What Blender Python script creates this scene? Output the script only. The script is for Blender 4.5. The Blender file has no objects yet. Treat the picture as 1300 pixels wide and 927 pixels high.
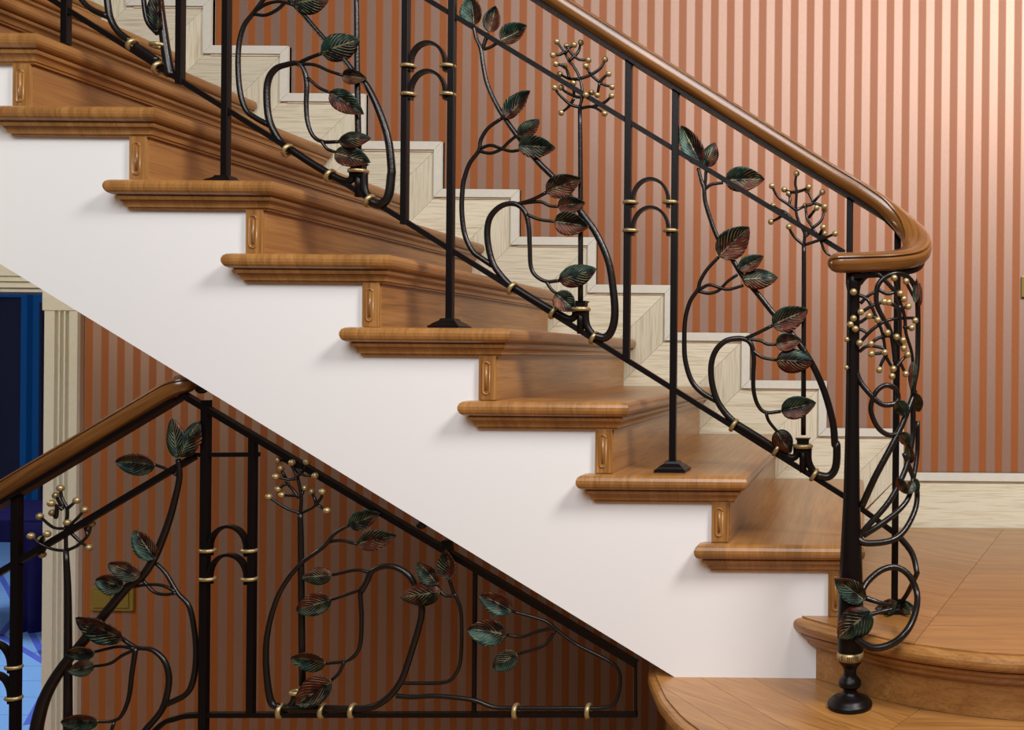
import bpy, bmesh, math, random
from mathutils import Vector, Matrix
random.seed(7)
scn = bpy.context.scene
COL = scn.collection
# ------------------------------------------------------------------ camera
F, D, EYE = 1180.0, 2.126, 0.733          # focal length in pixels of a 1300 px frame, distance to stringer, eye height
VX, VY, TH = 1093.0, 455.0, math.radians(0.5)
cam = bpy.data.cameras.new('camera'); camo = bpy.data.objects.new('camera', cam); COL.objects.link(camo)
cam.sensor_fit = 'HORIZONTAL'; cam.sensor_width = 36.0; cam.lens = F/1300*36.0
cam.shift_x = -(VX-650)/1300; cam.shift_y = -(463.5-VY)/1300
cam.clip_start = .05
camo.matrix_world = Matrix.Translation((0, -D, EYE)) @ Matrix.Rotation(math.pi/2, 4, 'X') @ Matrix.Rotation(TH, 4, 'Z')
scn.camera = camo
# ------------------------------------------------------------------ light
w = bpy.data.worlds.new('world'); scn.world = w; w.use_nodes = True
bg = w.node_tree.nodes['Background']; bg.inputs[0].default_value = (1.0, .96, .92, 1); bg.inputs[1].default_value = .06
def area(name, loc, target, size, power, col):
    l = bpy.data.lights.new(name, 'AREA'); l.shape = 'DISK'; l.size = size; l.energy = power; l.color = col
    o = bpy.data.objects.new(name, l); COL.objects.link(o); o.location = loc
    o.rotation_euler = (Vector(target)-Vector(loc)).to_track_quat('-Z', 'Y').to_euler(); return o
area('ceiling_lamp', (1.5, -1.5, 3.0), (-.5, .2, .6), .9, 105, (1, .96, .92))
area('ceiling_glow_fill', (-.5, -3.0, 3.3), (-.7, .4, .4), 2.4, 116, (.97, .98, 1))  # added wide fill standing in for soft glow off the ceiling
def point_light(name, loc, power, col, r):
    l = bpy.data.lights.new(name, 'POINT'); l.energy = power; l.color = col; l.shadow_soft_size = r
    o = bpy.data.objects.new(name, l); COL.objects.link(o); o.location = loc
point_light('lower_left_fill', (-2.95, -.1, 1.2), 30, (1, .9, .72), .12)  # added unseen warm fill, makes the under-stair wall fall off rightward
scn.view_settings.view_transform = 'Standard'; scn.view_settings.look = 'None'
scn.view_settings.gamma = 1; scn.view_settings.use_curve_mapping = False
scn.view_settings.exposure = 0.0
# ------------------------------------------------------------------ helpers
YR, W = .05, 1.145                         # railing plane, depth of the flight (back wall)
def P(px, py, Y=YR):
    dx, dy = px-VX, py-VY
    a = dx*math.cos(TH)+dy*math.sin(TH); b = -dx*math.sin(TH)+dy*math.cos(TH)
    k = (Y+D)/F
    return Vector((a*k, Y, EYE-b*k))
def lin(r, g, b):
    f = lambda c: (c/255/12.92 if c/255 <= .04045 else ((c/255+.055)/1.055)**2.4)
    return (f(r), f(g), f(b), 1)
def link(name, me, mat, parent=None, smooth=False, loc=None):
    o = bpy.data.objects.new(name, me); COL.objects.link(o)
    if mat is not None and not me.materials: me.materials.append(mat)
    if loc is not None: o.location = loc
    if parent is not None:
        o.parent = parent
        o.matrix_parent_inverse = PINV[parent.name]
    PINV[o.name] = (Matrix.Translation(o.location) if parent is None else Matrix.Translation(o.location)).inverted()
    if smooth:
        for p in me.polygons: p.use_smooth = True
    return o
PINV = {}
def mesh(name, v, f, mat, parent=None, smooth=False):
    me = bpy.data.meshes.new(name); me.from_pydata([tuple(p) for p in v], [], f); me.update()
    return link(name, me, mat, parent, smooth)
def empty(name, loc, label, cat=None, kind=None, group=None):
    o = bpy.data.objects.new(name, None); COL.objects.link(o); o.location = loc; o.empty_display_size = .1
    PINV[o.name] = Matrix.Translation(loc).inverted()
    tag(o, label, cat, kind, group); return o
def tag(o, label=None, cat=None, kind=None, group=None):
    if label: o['label'] = label
    if cat: o['category'] = cat
    if kind: o['kind'] = kind
    if group: o['group'] = group
    return o
def boxes(name, bl, mat, parent=None, bevel=0):
    bm = bmesh.new()
    for (x0, x1, y0, y1, z0, z1) in bl:
        vs = [bm.verts.new((x, y, z)) for x in (x0, x1) for y in (y0, y1) for z in (z0, z1)]
        for q in ((0,1,3,2),(4,6,7,5),(0,4,5,1),(2,3,7,6),(0,2,6,4),(1,5,7,3)): bm.faces.new([vs[i] for i in q])
    bmesh.ops.recalc_face_normals(bm, faces=bm.faces)
    if bevel: bmesh.ops.bevel(bm, geom=bm.edges[:], offset=bevel, segments=2, affect='EDGES', profile=.6)
    me = bpy.data.meshes.new(name); bm.to_mesh(me); bm.free()
    return link(name, me, mat, parent)
def prism(name, poly, y0, y1, mat, parent=None):     # polygon in x,z extruded along y
    n = len(poly)
    v = [(x, y0, z) for x, z in poly]+[(x, y1, z) for x, z in poly]
    f = [list(range(n)), list(range(2*n-1, n-1, -1))]+[[i, i+n, (i+1) % n+n, (i+1) % n] for i in range(n)]
    o = mesh(name, v, f, mat, parent); fixn(o); return o
def slab(name, poly, z0, z1, mat, parent=None):      # polygon in x,y extruded along z
    n = len(poly)
    v = [(x, y, z0) for x, y in poly]+[(x, y, z1) for x, y in poly]
    f = [list(range(n)), list(range(2*n-1, n-1, -1))]+[[i, i+n, (i+1) % n+n, (i+1) % n] for i in range(n)]
    o = mesh(name, v, f, mat, parent); fixn(o); return o
def fixn(o):
    bm = bmesh.new(); bm.from_mesh(o.data); bmesh.ops.recalc_face_normals(bm, faces=bm.faces); bm.to_mesh(o.data); bm.free()
def smoothpath(pts, n=6):
    pts = [Vector(p) for p in pts]
    if len(pts) < 3: return pts
    out = []
    for i in range(len(pts)-1):
        p0 = pts[i-1] if i else pts[0]*2-pts[1]; p1, p2 = pts[i], pts[i+1]
        p3 = pts[i+2] if i+2 < len(pts) else p2*2-p1
        for k in range(n):
            t = k/n
            out.append(.5*((2*p1)+(p2-p0)*t+(2*p0-5*p1+4*p2-p3)*t*t+(3*p1-p0-3*p2+p3)*t**3))
    out.append(pts[-1]); return out
def addtube(V, Fc, pts, r0, r1, sides=8, mid=None):
    n = len(pts); b = len(V); ref = None
    for i, p in enumerate(pts):
        t = (pts[min(i+1, n-1)]-pts[max(i-1, 0)])
        t = t.normalized() if t.length > 1e-9 else Vector((0, 0, 1))
        if ref is None: ref = t.orthogonal().normalized()
        ref = (ref-t*ref.dot(t)); ref = ref.normalized() if ref.length > 1e-6 else t.orthogonal().normalized()
        bi = t.cross(ref); u = i/(n-1)
        r = r0+(r1-r0)*u if mid is None else ((r0+(mid-r0)*2*u) if u < .5 else (mid+(r1-mid)*(2*u-1)))
        for s in range(sides):
            a = 2*math.pi*s/sides
            V.append(p+(ref*math.cos(a)+bi*math.sin(a))*r)
    for i in range(n-1):
        for s in range(sides):
            Fc.append([b+i*sides+s, b+i*sides+(s+1) % sides, b+(i+1)*sides+(s+1) % sides, b+(i+1)*sides+s])
    Fc.append([b+s for s in range(sides)][::-1]); Fc.append([b+(n-1)*sides+s for s in range(sides)])
def sweep(name, pts, prof, mat, parent=None, roll=None, up=Vector((0, 0, 1)), smooth=False, endround=(0, 0)):
    V, Fc = [], []; n = len(pts); m = len(prof)
    for i, p in enumerate(pts):
        t = (pts[min(i+1, n-1)]-pts[max(i-1, 0)]).normalized()
        s = t.cross(up).normalized(); u = s.cross(t)
        if roll: 
            a = roll[i]; s, u = s*math.cos(a)+u*math.sin(a), u*math.cos(a)-s*math.sin(a)
        for (x, y) in prof: V.append(p+s*x+u*y)
    for i in range(n-1):
        for k in range(m): Fc.append([i*m+k, i*m+(k+1) % m, (i+1)*m+(k+1) % m, (i+1)*m+k])
    for e, idx in ((0, 0), (1, n-1)):
        if endround[e]:
            t = (pts[0]-pts[1] if e == 0 else pts[-1]-pts[-2]).normalized(); base = idx*m; ring = base; c = pts[idx]
            for q in range(1, 5):
                a = q/4*math.pi/2*.98; nb = len(V)
                for k in range(m): V.append(c+(V[base+k]-c)*math.cos(a)+t*endround[e]*math.sin(a))
                for k in range(m): Fc.append([ring+k, ring+(k+1) % m, nb+(k+1) % m, nb+k])
                ring = nb
            Fc.append([ring+k for k in range(m)])
        else: Fc.append([idx*m+k for k in range(m)])
    o = mesh(name, V, Fc, mat, parent, smooth); fixn(o)
    if smooth:
        o.data.set_sharp_from_angle(angle=math.radians(38))
        ln = [0.0]
        for i in range(1, n): ln.append(ln[-1]+(pts[i]-pts[i-1]).length)
        uvl = o.data.uv_layers.new(name='UVMap')
        for lp in o.data.loops:
            vi = lp.vertex_index; i, k = (vi//m, vi % m) if vi < n*m else (n-1, vi % m)
            x_, y_ = prof[k]; uvl.data[lp.index].uv = (ln[i], x_+y_*.6)
    return o
def lathe(name, c, prof, mat, parent=None, n=24):    # prof: (r, z)
    V, Fc = [], []
    for (r, z) in prof:
        for s in range(n):
            a = 2*math.pi*s/n; V.append((c[0]+r*math.cos(a), c[1]+r*math.sin(a), z))
    for i in range(len(prof)-1):
        for s in range(n): Fc.append([i*n+s, i*n+(s+1) % n, (i+1)*n+(s+1) % n, (i+1)*n+s])
    Fc.append(list(range(n))); Fc.append([(len(prof)-1)*n+s for s in range(n)])
    o = mesh(name, V, Fc, mat, parent, True); fixn(o)
    return o
# ------------------------------------------------------------------ materials
def newmat(name):
    m = bpy.data.materials.new(name); m.use_nodes = True; nt = m.node_tree
    return m, nt, nt.nodes['Principled BSDF']
def N(nt, t, **kw):
    n = nt.nodes.new(t)
    for k, v in kw.items(): setattr(n, k, v)
    return n
def plain(name, c, rough=.5, metal=0.0, bump=0, bscale=200, spec=None):
    m, nt, b = newmat(name); b.inputs['Base Color'].default_value = c; b.inputs['Roughness'].default_value = rough; b.inputs['Metallic'].default_value = metal
    g = N(nt, 'ShaderNodeNewGeometry'); no = N(nt, 'ShaderNodeTexNoise'); no.inputs['Scale'].default_value = bscale; no.inputs['Detail'].default_value = 3
    nt.links.new(g.outputs['Position'], no.inputs['Vector'])
    mx = N(nt, 'ShaderNodeMix', data_type='RGBA', blend_type='MULTIPLY'); mx.inputs[0].default_value = .18
    mx.inputs[6].default_value = c; nt.links.new(no.outputs['Color'], mx.inputs[7]); 
    if bump:
        bp = N(nt, 'ShaderNodeBump'); bp.inputs['Strength'].default_value = bump; bp.inputs['Distance'].default_value = .002
        nt.links.new(no.outputs['Fac'], bp.inputs['Height']); nt.links.new(bp.outputs['Normal'], b.inputs['Normal'])
        nt.links.new(mx.outputs[2], b.inputs['Base Color'])
    if spec is not None: b.inputs['Specular IOR Level'].default_value = spec
    return m
def wood(name, cols, axis='y', angle=0, rough=.32, along=2.2, across=38, stave=0, dist=1.2, contrast=(.3, .72), coat=.25, zs=1.0):
    m, nt, b = newmat(name); L = nt.links.new
    g = N(nt, 'ShaderNodeUVMap') if axis == 'uv' else N(nt, 'ShaderNodeNewGeometry'); mp = N(nt, 'ShaderNodeMapping')
    rot = {'x': 0, 'y': math.pi/2, 'z': 0, 'uv': 0}[axis]+angle
    mp0 = N(nt, 'ShaderNodeMapping'); mp0.inputs['Rotation'].default_value = (0, math.pi/2 if axis == 'z' else 0, -rot)
    L(g.outputs[0], mp0.inputs['Vector'])
    oi = N(nt, 'ShaderNodeObjectInfo'); ad = N(nt, 'ShaderNodeVectorMath', operation='MULTIPLY_ADD')
    cm = N(nt, 'ShaderNodeCombineXYZ'); 
    for i in range(3): L(oi.outputs['Random'], cm.inputs[i])
    ad.inputs[1].default_value = (7, 9, 11); L(cm.outputs[0], ad.inputs[0]); L(mp0.outputs[0], ad.inputs[2])
    mp.inputs['Scale'].default_value = (along, across, across*zs); L(ad.outputs[0], mp.inputs['Vector'])
    n1 = N(nt, 'ShaderNodeTexNoise'); n1.inputs['Scale'].default_value = 1; n1.inputs['Detail'].default_value = 5; n1.inputs['Distortion'].default_value = dist
    L(mp.outputs[0], n1.inputs['Vector'])
    mp2 = N(nt, 'ShaderNodeMapping'); mp2.inputs['Scale'].default_value = (along*4, across*7, across*7*zs); L(ad.outputs[0], mp2.inputs['Vector'])
    n2 = N(nt, 'ShaderNodeTexNoise'); n2.inputs['Scale'].default_value = 1; n2.inputs['Detail'].default_value = 2; L(mp2.outputs[0], n2.inputs['Vector'])
    cr = N(nt, 'ShaderNodeValToRGB'); e = cr.color_ramp.elements
    e[0].position, e[1].position = contrast; e[0].color = cols[0]; e[1].color = cols[2]; x = e.new((contrast[0]+contrast[1])/2); x.color = cols[1]
    L(n1.outputs['Fac'], cr.inputs[0])
    pr = N(nt, 'ShaderNodeValToRGB'); q = pr.color_ramp.elements; q[0].position = .36; q[1].position = .5; q[0].color = (.72, .66, .6, 1); q[1].color = (1, 1, 1, 1)
    L(n2.outputs['Fac'], pr.inputs[0])
    mx = N(nt, 'ShaderNodeMix', data_type='RGBA', blend_type='MULTIPLY'); mx.inputs[0].default_value = .7
    L(cr.outputs[0], mx.inputs[6]); L(pr.outputs[0], mx.inputs[7]); out = mx.outputs[2]
    hv = N(nt, 'ShaderNodeHueSaturation'); L(out, hv.inputs['Color'])
    mr = N(nt, 'ShaderNodeMapRange'); mr.inputs[3].default_value = .9; mr.inputs[4].default_value = 1.1
    if stave:
        sp = N(nt, 'ShaderNodeSeparateXYZ'); L(ad.outputs[0], sp.inputs[0])
        dv = N(nt, 'ShaderNodeMath', operation='DIVIDE'); dv.inputs[1].default_value = stave; L(sp.outputs[1], dv.inputs[0])
        fl = N(nt, 'ShaderNodeMath', operation='FLOOR'); L(dv.outputs[0], fl.inputs[0])
        wn = N(nt, 'ShaderNodeTexWhiteNoise', noise_dimensions='1D'); L(fl.outputs[0], wn.inputs['W']); L(wn.outputs['Value'], mr.inputs[0])
        mr.inputs[3].default_value = .84; mr.inputs[4].default_value = 1.12
    else: L(oi.outputs['Random'], mr.inputs[0])
    L(mr.outputs[0], hv.inputs['Value']); L(hv.outputs[0], b.inputs['Base Color'])
    b.inputs['Roughness'].default_value = rough; b.inputs['Coat Weight'].default_value = coat; b.inputs['Coat Roughness'].default_value = .25
    bp = N(nt, 'ShaderNodeBump'); bp.inputs['Strength'].default_value = .12; bp.inputs['Distance'].default_value = .001
    L(n2.outputs['Fac'], bp.inputs['Height']); L(bp.outputs[0], b.inputs['Normal'])
    return m
OAK = [lin(132, 87, 42), lin(162, 112, 58), lin(180, 132, 78)]
M_tread = wood('oak_tread', OAK, 'y', across=70, along=2.6, dist=.6, contrast=(.18, .86), stave=.085, zs=.1)
M_riser = wood('oak_riser', OAK, 'y', across=34, dist=1.4, contrast=(.2, .84))
M_oakx = wood('oak_along', OAK, 'x', across=55, contrast=(.2, .86), along=3)
M_oakz = wood('oak_upright', OAK, 'z', across=60)
M_rail = wood('oak_handrail', [lin(92, 56, 20), lin(126, 80, 34), lin(146, 98, 48)], 'uv', angle=0, rough=.22, across=60, coat=.6)
M_oakd = wood('oak_diagonal', OAK, 'x', angle=math.radians(-38), across=55, contrast=(.2, .86), along=3)
CRM = [lin(184, 172, 144), lin(214, 204, 176), lin(224, 216, 192)]
M_crx = wood('limed_oak_x', CRM, 'x', across=45, dist=1.6, contrast=(.24, .46), rough=.5, coat=0)
M_crz = wood('limed_oak_z', CRM, 'z', across=45, dist=1.6, contrast=(.24, .46), rough=.5, coat=0)
M_cap = plain('cream_paint', lin(230, 226, 212), .4, bump=.1, bscale=60)
M_white = plain('white_plaster', lin(240, 238, 237), .65)
M_iron = plain('black_iron', (.0055, .0032, .003, 1), .38, 0, bump=.12, bscale=120, spec=.22)
M_brass = plain('aged_brass', lin(180, 156, 110), .38, .6, bump=.2, bscale=300)
M_vein = plain('vine_iron', (.009, .006, .005, 1), .3, .0, bump=.25, bscale=160, spec=.42)
def wallpaper():
    m, nt, b = newmat('striped_wallpaper'); L = nt.links.new
    g = N(nt, 'ShaderNodeNewGeometry'); sp = N(nt, 'ShaderNodeSeparateXYZ'); L(g.outputs['Position'], sp.inputs[0])
    x0 = P(987, 200, W).x
    s = N(nt, 'ShaderNodeMath', operation='SUBTRACT'); s.inputs[1].default_value = x0; L(sp.outputs[0], s.inputs[0])
    c = N(nt, 'ShaderNodeMath', operation='MULTIPLY'); c.inputs[1].default_value = 2*math.pi/.0562; L(s.outputs[0], c.inputs[0])
    co = N(nt, 'ShaderNodeMath', operation='COSINE'); L(c.outputs[0], co.inputs[0])
    cr = N(nt, 'ShaderNodeMapRange', interpolation_type='SMOOTHSTEP'); cr.inputs[1].default_value = -.22; cr.inputs[2].default_value = .38; L(co.outputs[0], cr.inputs[0])
    mx = N(nt, 'ShaderNodeMix', data_type='RGBA'); mx.inputs[6].default_value = lin(182, 147, 129); mx.inputs[7].default_value = lin(165, 93, 42)
    L(cr.outputs[0], mx.inputs[0])
    mp = N(nt, 'ShaderNodeMapping'); mp.inputs['Scale'].default_value = (900, 900, 120); L(g.outputs['Position'], mp.inputs[0])
    no = N(nt, 'ShaderNodeTexNoise'); no.inputs['Scale'].default_value = 1; L(mp.outputs[0], no.inputs['Vector'])
    m2 = N(nt, 'ShaderNodeMix', data_type='RGBA', blend_type='MULTIPLY'); m2.inputs[0].default_value = .25; L(mx.outputs[2], m2.inputs[6]); L(no.outputs['Fac'], m2.inputs[7])
    L(m2.outputs[2], b.inputs['Base Color']); b.inputs['Roughness'].default_value = .48
    mt = N(nt, 'ShaderNodeMapRange'); mt.inputs[3].default_value = .62; mt.inputs[4].default_value = 0; L(cr.outputs[0], mt.inputs[0]); L(mt.outputs[0], b.inputs['Metallic'])
    return m
M_wall = wallpaper()
def leafmat():
    m, nt, b = newmat('patinated_copper_leaf'); L = nt.links.new
    uv = N(nt, 'ShaderNodeUVMap'); sp = N(nt, 'ShaderNodeSeparateXYZ'); L(uv.outputs[0], sp.inputs[0])
    ab = N(nt, 'ShaderNodeMath', operation='ABSOLUTE'); L(sp.outputs[1], ab.inputs[0])
    oi = N(nt, 'ShaderNodeObjectInfo'); g = N(nt, 'ShaderNodeNewGeometry')
    no = N(nt, 'ShaderNodeTexNoise'); no.inputs['Scale'].default_value = 26; no.inputs['Detail'].default_value = 3; L(g.outputs['Position'], no.inputs['Vector'])
    # patina: green on one half of the leaf, copper on the other, broken by noise
    sg = N(nt, 'ShaderNodeMath', operation='MULTIPLY_ADD'); sg.inputs[1].default_value = .28; sg.inputs[2].default_value = 0; L(sp.outputs[1], sg.inputs[0])
    a1 = N(nt, 'ShaderNodeMath', operation='ADD'); L(sg.outputs[0], a1.inputs[0]); L(no.outputs['Fac'], a1.inputs[1])
    rn = N(nt, 'ShaderNodeMath', operation='MULTIPLY_ADD'); rn.inputs[1].default_value = .3; rn.inputs[2].default_value = -.15; L(oi.outputs['Random'], rn.inputs[0])
    a2 = N(nt, 'ShaderNodeMath', operation='ADD'); L(a1.outputs[0], a2.inputs[0]); L(rn.outputs[0], a2.inputs[1])
    cr = N(nt, 'ShaderNodeValToRGB'); e = cr.color_ramp.elements
    e[0].position = .3; e[0].color = lin(78, 30, 13); e[1].position = .78; e[1].color = lin(28, 58, 50)
    x = e.new(.44); x.color = lin(24, 12, 8); x = e.new(.6); x.color = lin(10, 18, 14)
    L(a2.outputs[0], cr.inputs[0])
    # veins
    k = N(nt, 'ShaderNodeMath', operation='MULTIPLY_ADD'); k.inputs[1].default_value = -.42; L(ab.outputs[0], k.inputs[0]); L(sp.outputs[0], k.inputs[2])
    f = N(nt, 'ShaderNodeMath', operation='MULTIPLY'); f.inputs[1].default_value = 58; L(k.outputs[0], f.inputs[0])
    sn = N(nt, 'ShaderNodeMath', operation='SINE'); L(f.outputs[0], sn.inputs[0])
    vr = N(nt, 'ShaderNodeMapRange'); vr.inputs[1].default_value = .55; vr.inputs[2].default_value = .95; L(sn.outputs[0], vr.inputs[0])
    mr = N(nt, 'ShaderNodeMapRange'); mr.inputs[1].default_value = .09; mr.inputs[2].default_value = .03; L(ab.outputs[0], mr.inputs[0])
    mxx = N(nt, 'ShaderNodeMath', operation='MAXIMUM'); L(vr.outputs[0], mxx.inputs[0]); L(mr.outputs[0], mxx.inputs[1])
    n3 = N(nt, 'ShaderNodeTexNoise'); n3.inputs['Scale'].default_value = 55; L(g.outputs['Position'], n3.inputs['Vector'])
    mk = N(nt, 'ShaderNodeMapRange'); mk.inputs[1].default_value = .42; mk.inputs[2].default_value = .62; mk.inputs[4].default_value = .75; L(n3.outputs['Fac'], mk.inputs[0])
    ml = N(nt, 'ShaderNodeMath', operation='MULTIPLY'); L(mxx.outputs[0], ml.inputs[0]); L(mk.outputs[0], ml.inputs[1])
    mx = N(nt, 'ShaderNodeMix', data_type='RGBA'); L(ml.outputs[0], mx.inputs[0]); L(cr.outputs[0], mx.inputs[6]); mx.inputs[7].default_value = lin(150, 144, 108)
    L(mx.outputs[2], b.inputs['Base Color']); b.inputs['Metallic'].default_value = .55; b.inputs['Roughness'].default_value = .42
    bp = N(nt, 'ShaderNodeBump'); bp.inputs['Strength'].default_value = .6; bp.inputs['Distance'].default_value = .002; L(mxx.outputs[0], bp.inputs['Height']); L(bp.outputs[0], b.inputs['Normal'])
    return m
M_leaf = leafmat()
M_bluewall = plain('blue_lacquer', lin(12, 74, 128), .45, spec=.3)
M_navy = plain('navy_fabric', lin(9, 12, 46), .9, bump=.5, bscale=130)
M_cloth = plain('dark_blue_cloth', lin(16, 14, 52), .9, spec=.05)
M_bluefl = plain('blue_glossy_floor', lin(128, 176, 236), .3)
M_purple = plain('violet_inlay', lin(84, 104, 206), .4)
M_gold = plain('golden_switch', lin(150, 128, 60), .35, .3)
# ------------------------------------------------------------------ setting: back wall with doorway
DX = P(62, 640, W).x; DT = P(30, 371, W).z; ZF = -.7
wb = boxes('wall_back', [(DX, 3.0, W, W+.14, ZF, 3.4), (-4.1, DX, W, W+.14, DT, 3.4), (-6.5, -4.1, W, W+.14, ZF, 3.4)], M_wall)
tag(wb, 'wall papered in orange and pink vertical stripes behind the stairs', kind='structure')
fl = boxes('floor', [(-7.2, 1.6, .12, W, ZF-.05, ZF)], M_oakx); tag(fl, 'lower hall floor behind the landing guard', kind='structure')
# ------------------------------------------------------------------ staircase
RISE, RUN = .1643, .2667
Rx = lambda k: -.296-RUN*(k-2)
Tz = lambda k: {0: .143, 1: .3105}.get(k, .465+RISE*(k-2))
st = empty('staircase', (-.9, .5, 0), 'oak and white plaster staircase rising along the striped wall', kind='structure')
# plaster body
poly = []
for k in range(1, 13):
    poly += [(Rx(k)-.012, Tz(k-1)-.03), (Rx(k)-.012, Tz(k)-.03)]
xe = Rx(13); poly.append((xe, Tz(12)-.03))
s0, s1 = P(860, 862, 0), P(0, 335, 0); sl = (s1.z-s0.z)/(s1.x-s0.x)
poly.append((xe, s0.z+sl*(xe-s0.x))); poly.append((s0.x, s0.z)); e1 = P(1040, 862, 0); poly.append((e1.x+.003, s0.z)); poly.append((e1.x+.003, Tz(0)-.03))
body = prism('stringer', poly, 0, W-.002, M_white, st); tag(body, 'smooth white plaster side of the flight')
PROF = [(.0, -.064), (.009, -.064), (.010, -.060), (.0145, -.0585), (.0150, -.055), (.0165, -.050), (.0200, -.046), (.0205, -.0445), (.0255, -.0440), (.0270, -.040), (.0270, -.0365), (.0245, -.036), (.0245, -.0335),
        (.032, -.0328), (.037, -.030), (.0405, -.0255), (.0425, -.0195), (.0425, -.0125), (.040, -.006), (.035, -.002), (.027, 0)]
def tread(k):
    xl, xr, z = Rx(k+1)-.032, Rx(k), Tz(k); xn = Rx(k+1)-.012
    V, Fc = [], []
    for (o, dz) in PROF:
        V += [(xl-o, -o, z+dz), (xr+o, -o, z+dz), (xr+o, W-.02, z+dz), (xn, W-.02, z+dz), (xn, .004, z+dz), (xl-o, .004, z+dz)]
    m = 6
    for i in range(len(PROF)-1):
        for q in range(m): Fc.append([i*m+q, i*m+(q+1) % m, (i+1)*m+(q+1) % m, (i+1)*m+q])
    Fc.append([0, 1, 2, 3, 4, 5]); b = (len(PROF)-1)*m; Fc.append([b+i for i in range(6)])
    o = mesh('tread', V, Fc, M_tread, st); fixn(o)
    me = o.data
    return o
for k in range(1, 12): tread(k)
stad = []
for k in range(1, 12):
    z0, z1 = Tz(k-1), Tz(k)-.062
    boxes('riser', [(Rx(k)-.012, Rx(k), -.002, W-.02, z0, z1)], M_riser, st)
    br = boxes('bracket', [(Rx(k)-.041, Rx(k)-.002, -.010, -.0005, z0+.001, z1)], M_oakz, st, bevel=.0015)
    cx = Rx(k)-.0235; hh = .0075; zz0, zz1 = z0+.022, z1-.022
    pts = [Vector((cx+hh*math.cos(a), -.010, zz1+hh*math.sin(a))) for a in [math.pi*i/8 for i in range(9)]]
    pts += [Vector((cx+hh*math.cos(a), -.010, zz0+hh*math.sin(a))) for a in [math.pi+math.pi*i/8 for i in range(9)]]
    pts.append(pts[0]); V, Fc = [], []; addtube(V, Fc, pts, .0022, .0022, 6)
    mesh('bead', V, Fc, M_oakz, br, True)
    V, Fc = [], []; addtube(V, Fc, [Vector((cx, -.0095, zz0+.002)), Vector((cx, -.0095, zz1-.002))], .003, .003, 8)
    mesh('reed', V, Fc, M_oakz, br, True)
# curved landing step and first step
def offset_curve(pts, o):
    out = []
    for i, p in enumerate(pts):
        t = (pts[min(i+1, len(pts)-1)]-pts[max(i-1, 0)]).normalized()
        out.append((p.x+t.y*o, p.y-t.x*o))
    return out
def curved_step(name, riser_name, ctrl, back, z, zb, mat):
    c = smoothpath([Vector((x, y, 0)) for x, y in ctrl], 6)
    ins = [Vector((p.x, p.y, 0)) for p in c]
    V, Fc = [], []; m = len(ins)+len(back)
    for (o, dz) in PROF:
        ring = [(x, y, z+dz) for x, y in offset_curve(ins, -o if False else o)]
        V += ring+[(x, y, z+dz) for x, y in back]
    for i in range(len(PROF)-1):
        for q in range(m): Fc.append([i*m+q, i*m+(q+1) % m, (i+1)*m+(q+1) % m, (i+1)*m+q])
    Fc.append(list(range(m))); b = (len(PROF)-1)*m; Fc.append([b+i for i in range(m)])
    o = mesh(name, V, Fc, mat, st); fixn(o)
    poly = [(p.x, p.y) for p in ins]+back
    r = slab(riser_name, poly, zb, z-.06, M_oakx, st)
    return o, [(x, y) for x, y in offset_curve(ins, .026)]
Lc = [(-.13, .05), (-.095, -.002), (-.03, -.062), (.045, -.125), (.12, -.173), (.22, -.215), (.33, -.240), (.6, -.265), (1.3, -.272)]
lt, lin_edge = curved_step('landing_tread', 'landing_riser', Lc, [(1.3, W-.02), (-.13, W-.02)], Tz(0)-.004, .001, M_oakd)
Sc = [(-.46, .40), (-.458, .20), (-.452, .065), (-.405, -.075), (-.372, -.150), (-.305, -.262), (-.17, -.41), (.1, -.53), (.6, -.6), (1.3, -.61)]
ft, fin_edge = curved_step('first_tread', 'first_riser', Sc, [(1.3, .35), (1.2, .40)], -.004, -.17, M_oakd)
def clip(poly, n, d):                                # keep n.p <= d
    out = []
    for i in range(len(poly)):
        a, b = poly[i], poly[(i+1) % len(poly)]
        da, db = n[0]*a[0]+n[1]*a[1]-d, n[0]*b[0]+n[1]*b[1]-d
        if da <= 0: out.append(a)
        if (da < 0 < db) or (db < 0 < da):
            t = da/(da-db); out.append((a[0]+(b[0]-a[0])*t, a[1]+(b[1]-a[1])*t))
    return out
def boards(region, ang, width, z, mat, parent, gap=.0009, ph=0):
    n = (-math.sin(ang), math.cos(ang)); ds = [n[0]*x+n[1]*y for x, y in region]
    i = math.floor((min(ds)-ph)/width)
    while i*width+ph < max(ds):
        lo, hi = i*width+ph+gap/2, (i+1)*width+ph-gap/2
        q = clip(clip(region, n, hi), (-n[0], -n[1]), -lo)
        if len(q) > 2:
            ar = abs(sum(q[j][0]*q[(j+1) % len(q)][1]-q[(j+1) % len(q)][0]*q[j][1] for j in range(len(q))))/2
            if ar > 2e-4: slab('plank', q, z-.004, z, mat, parent)
        i += 1
ja, jb = P(1165, 815, -.19), P(1238, 720, .508)
jd = Vector((.324-.118, .508+.19)); jd.normalize(); jn = (jd.y, -jd.x); jD = jn[0]*.118+jn[1]*-.19
reg = lin_edge+[(1.3, W-.021), (-.05, W-.021), (-.05, .05)]
reg = [p for p in reg if not (p[1] > .02 and p[0] < -.06)]
boards(clip(reg, (-jn[0], -jn[1]), -jD-.0006), 0, .083, Tz(0), M_oakx, lt, ph=.01)
boards(clip(reg, jn, jD-.0006), math.radians(-38), .095, Tz(0), M_oakd, lt)
reg1 = [p for p in fin_edge]+[(1.3, .34), (1.2, .39)]
jn1 = (Vector((.5, .866)).y, -.5); jD1 = jn1[0]*P(1165, 900, -.19).x+jn1[1]*-.19
boards(clip(reg1, (-jn1[0], -jn1[1]), -jD1-.0006), 0, .09, 0, M_oakx, ft)
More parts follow.
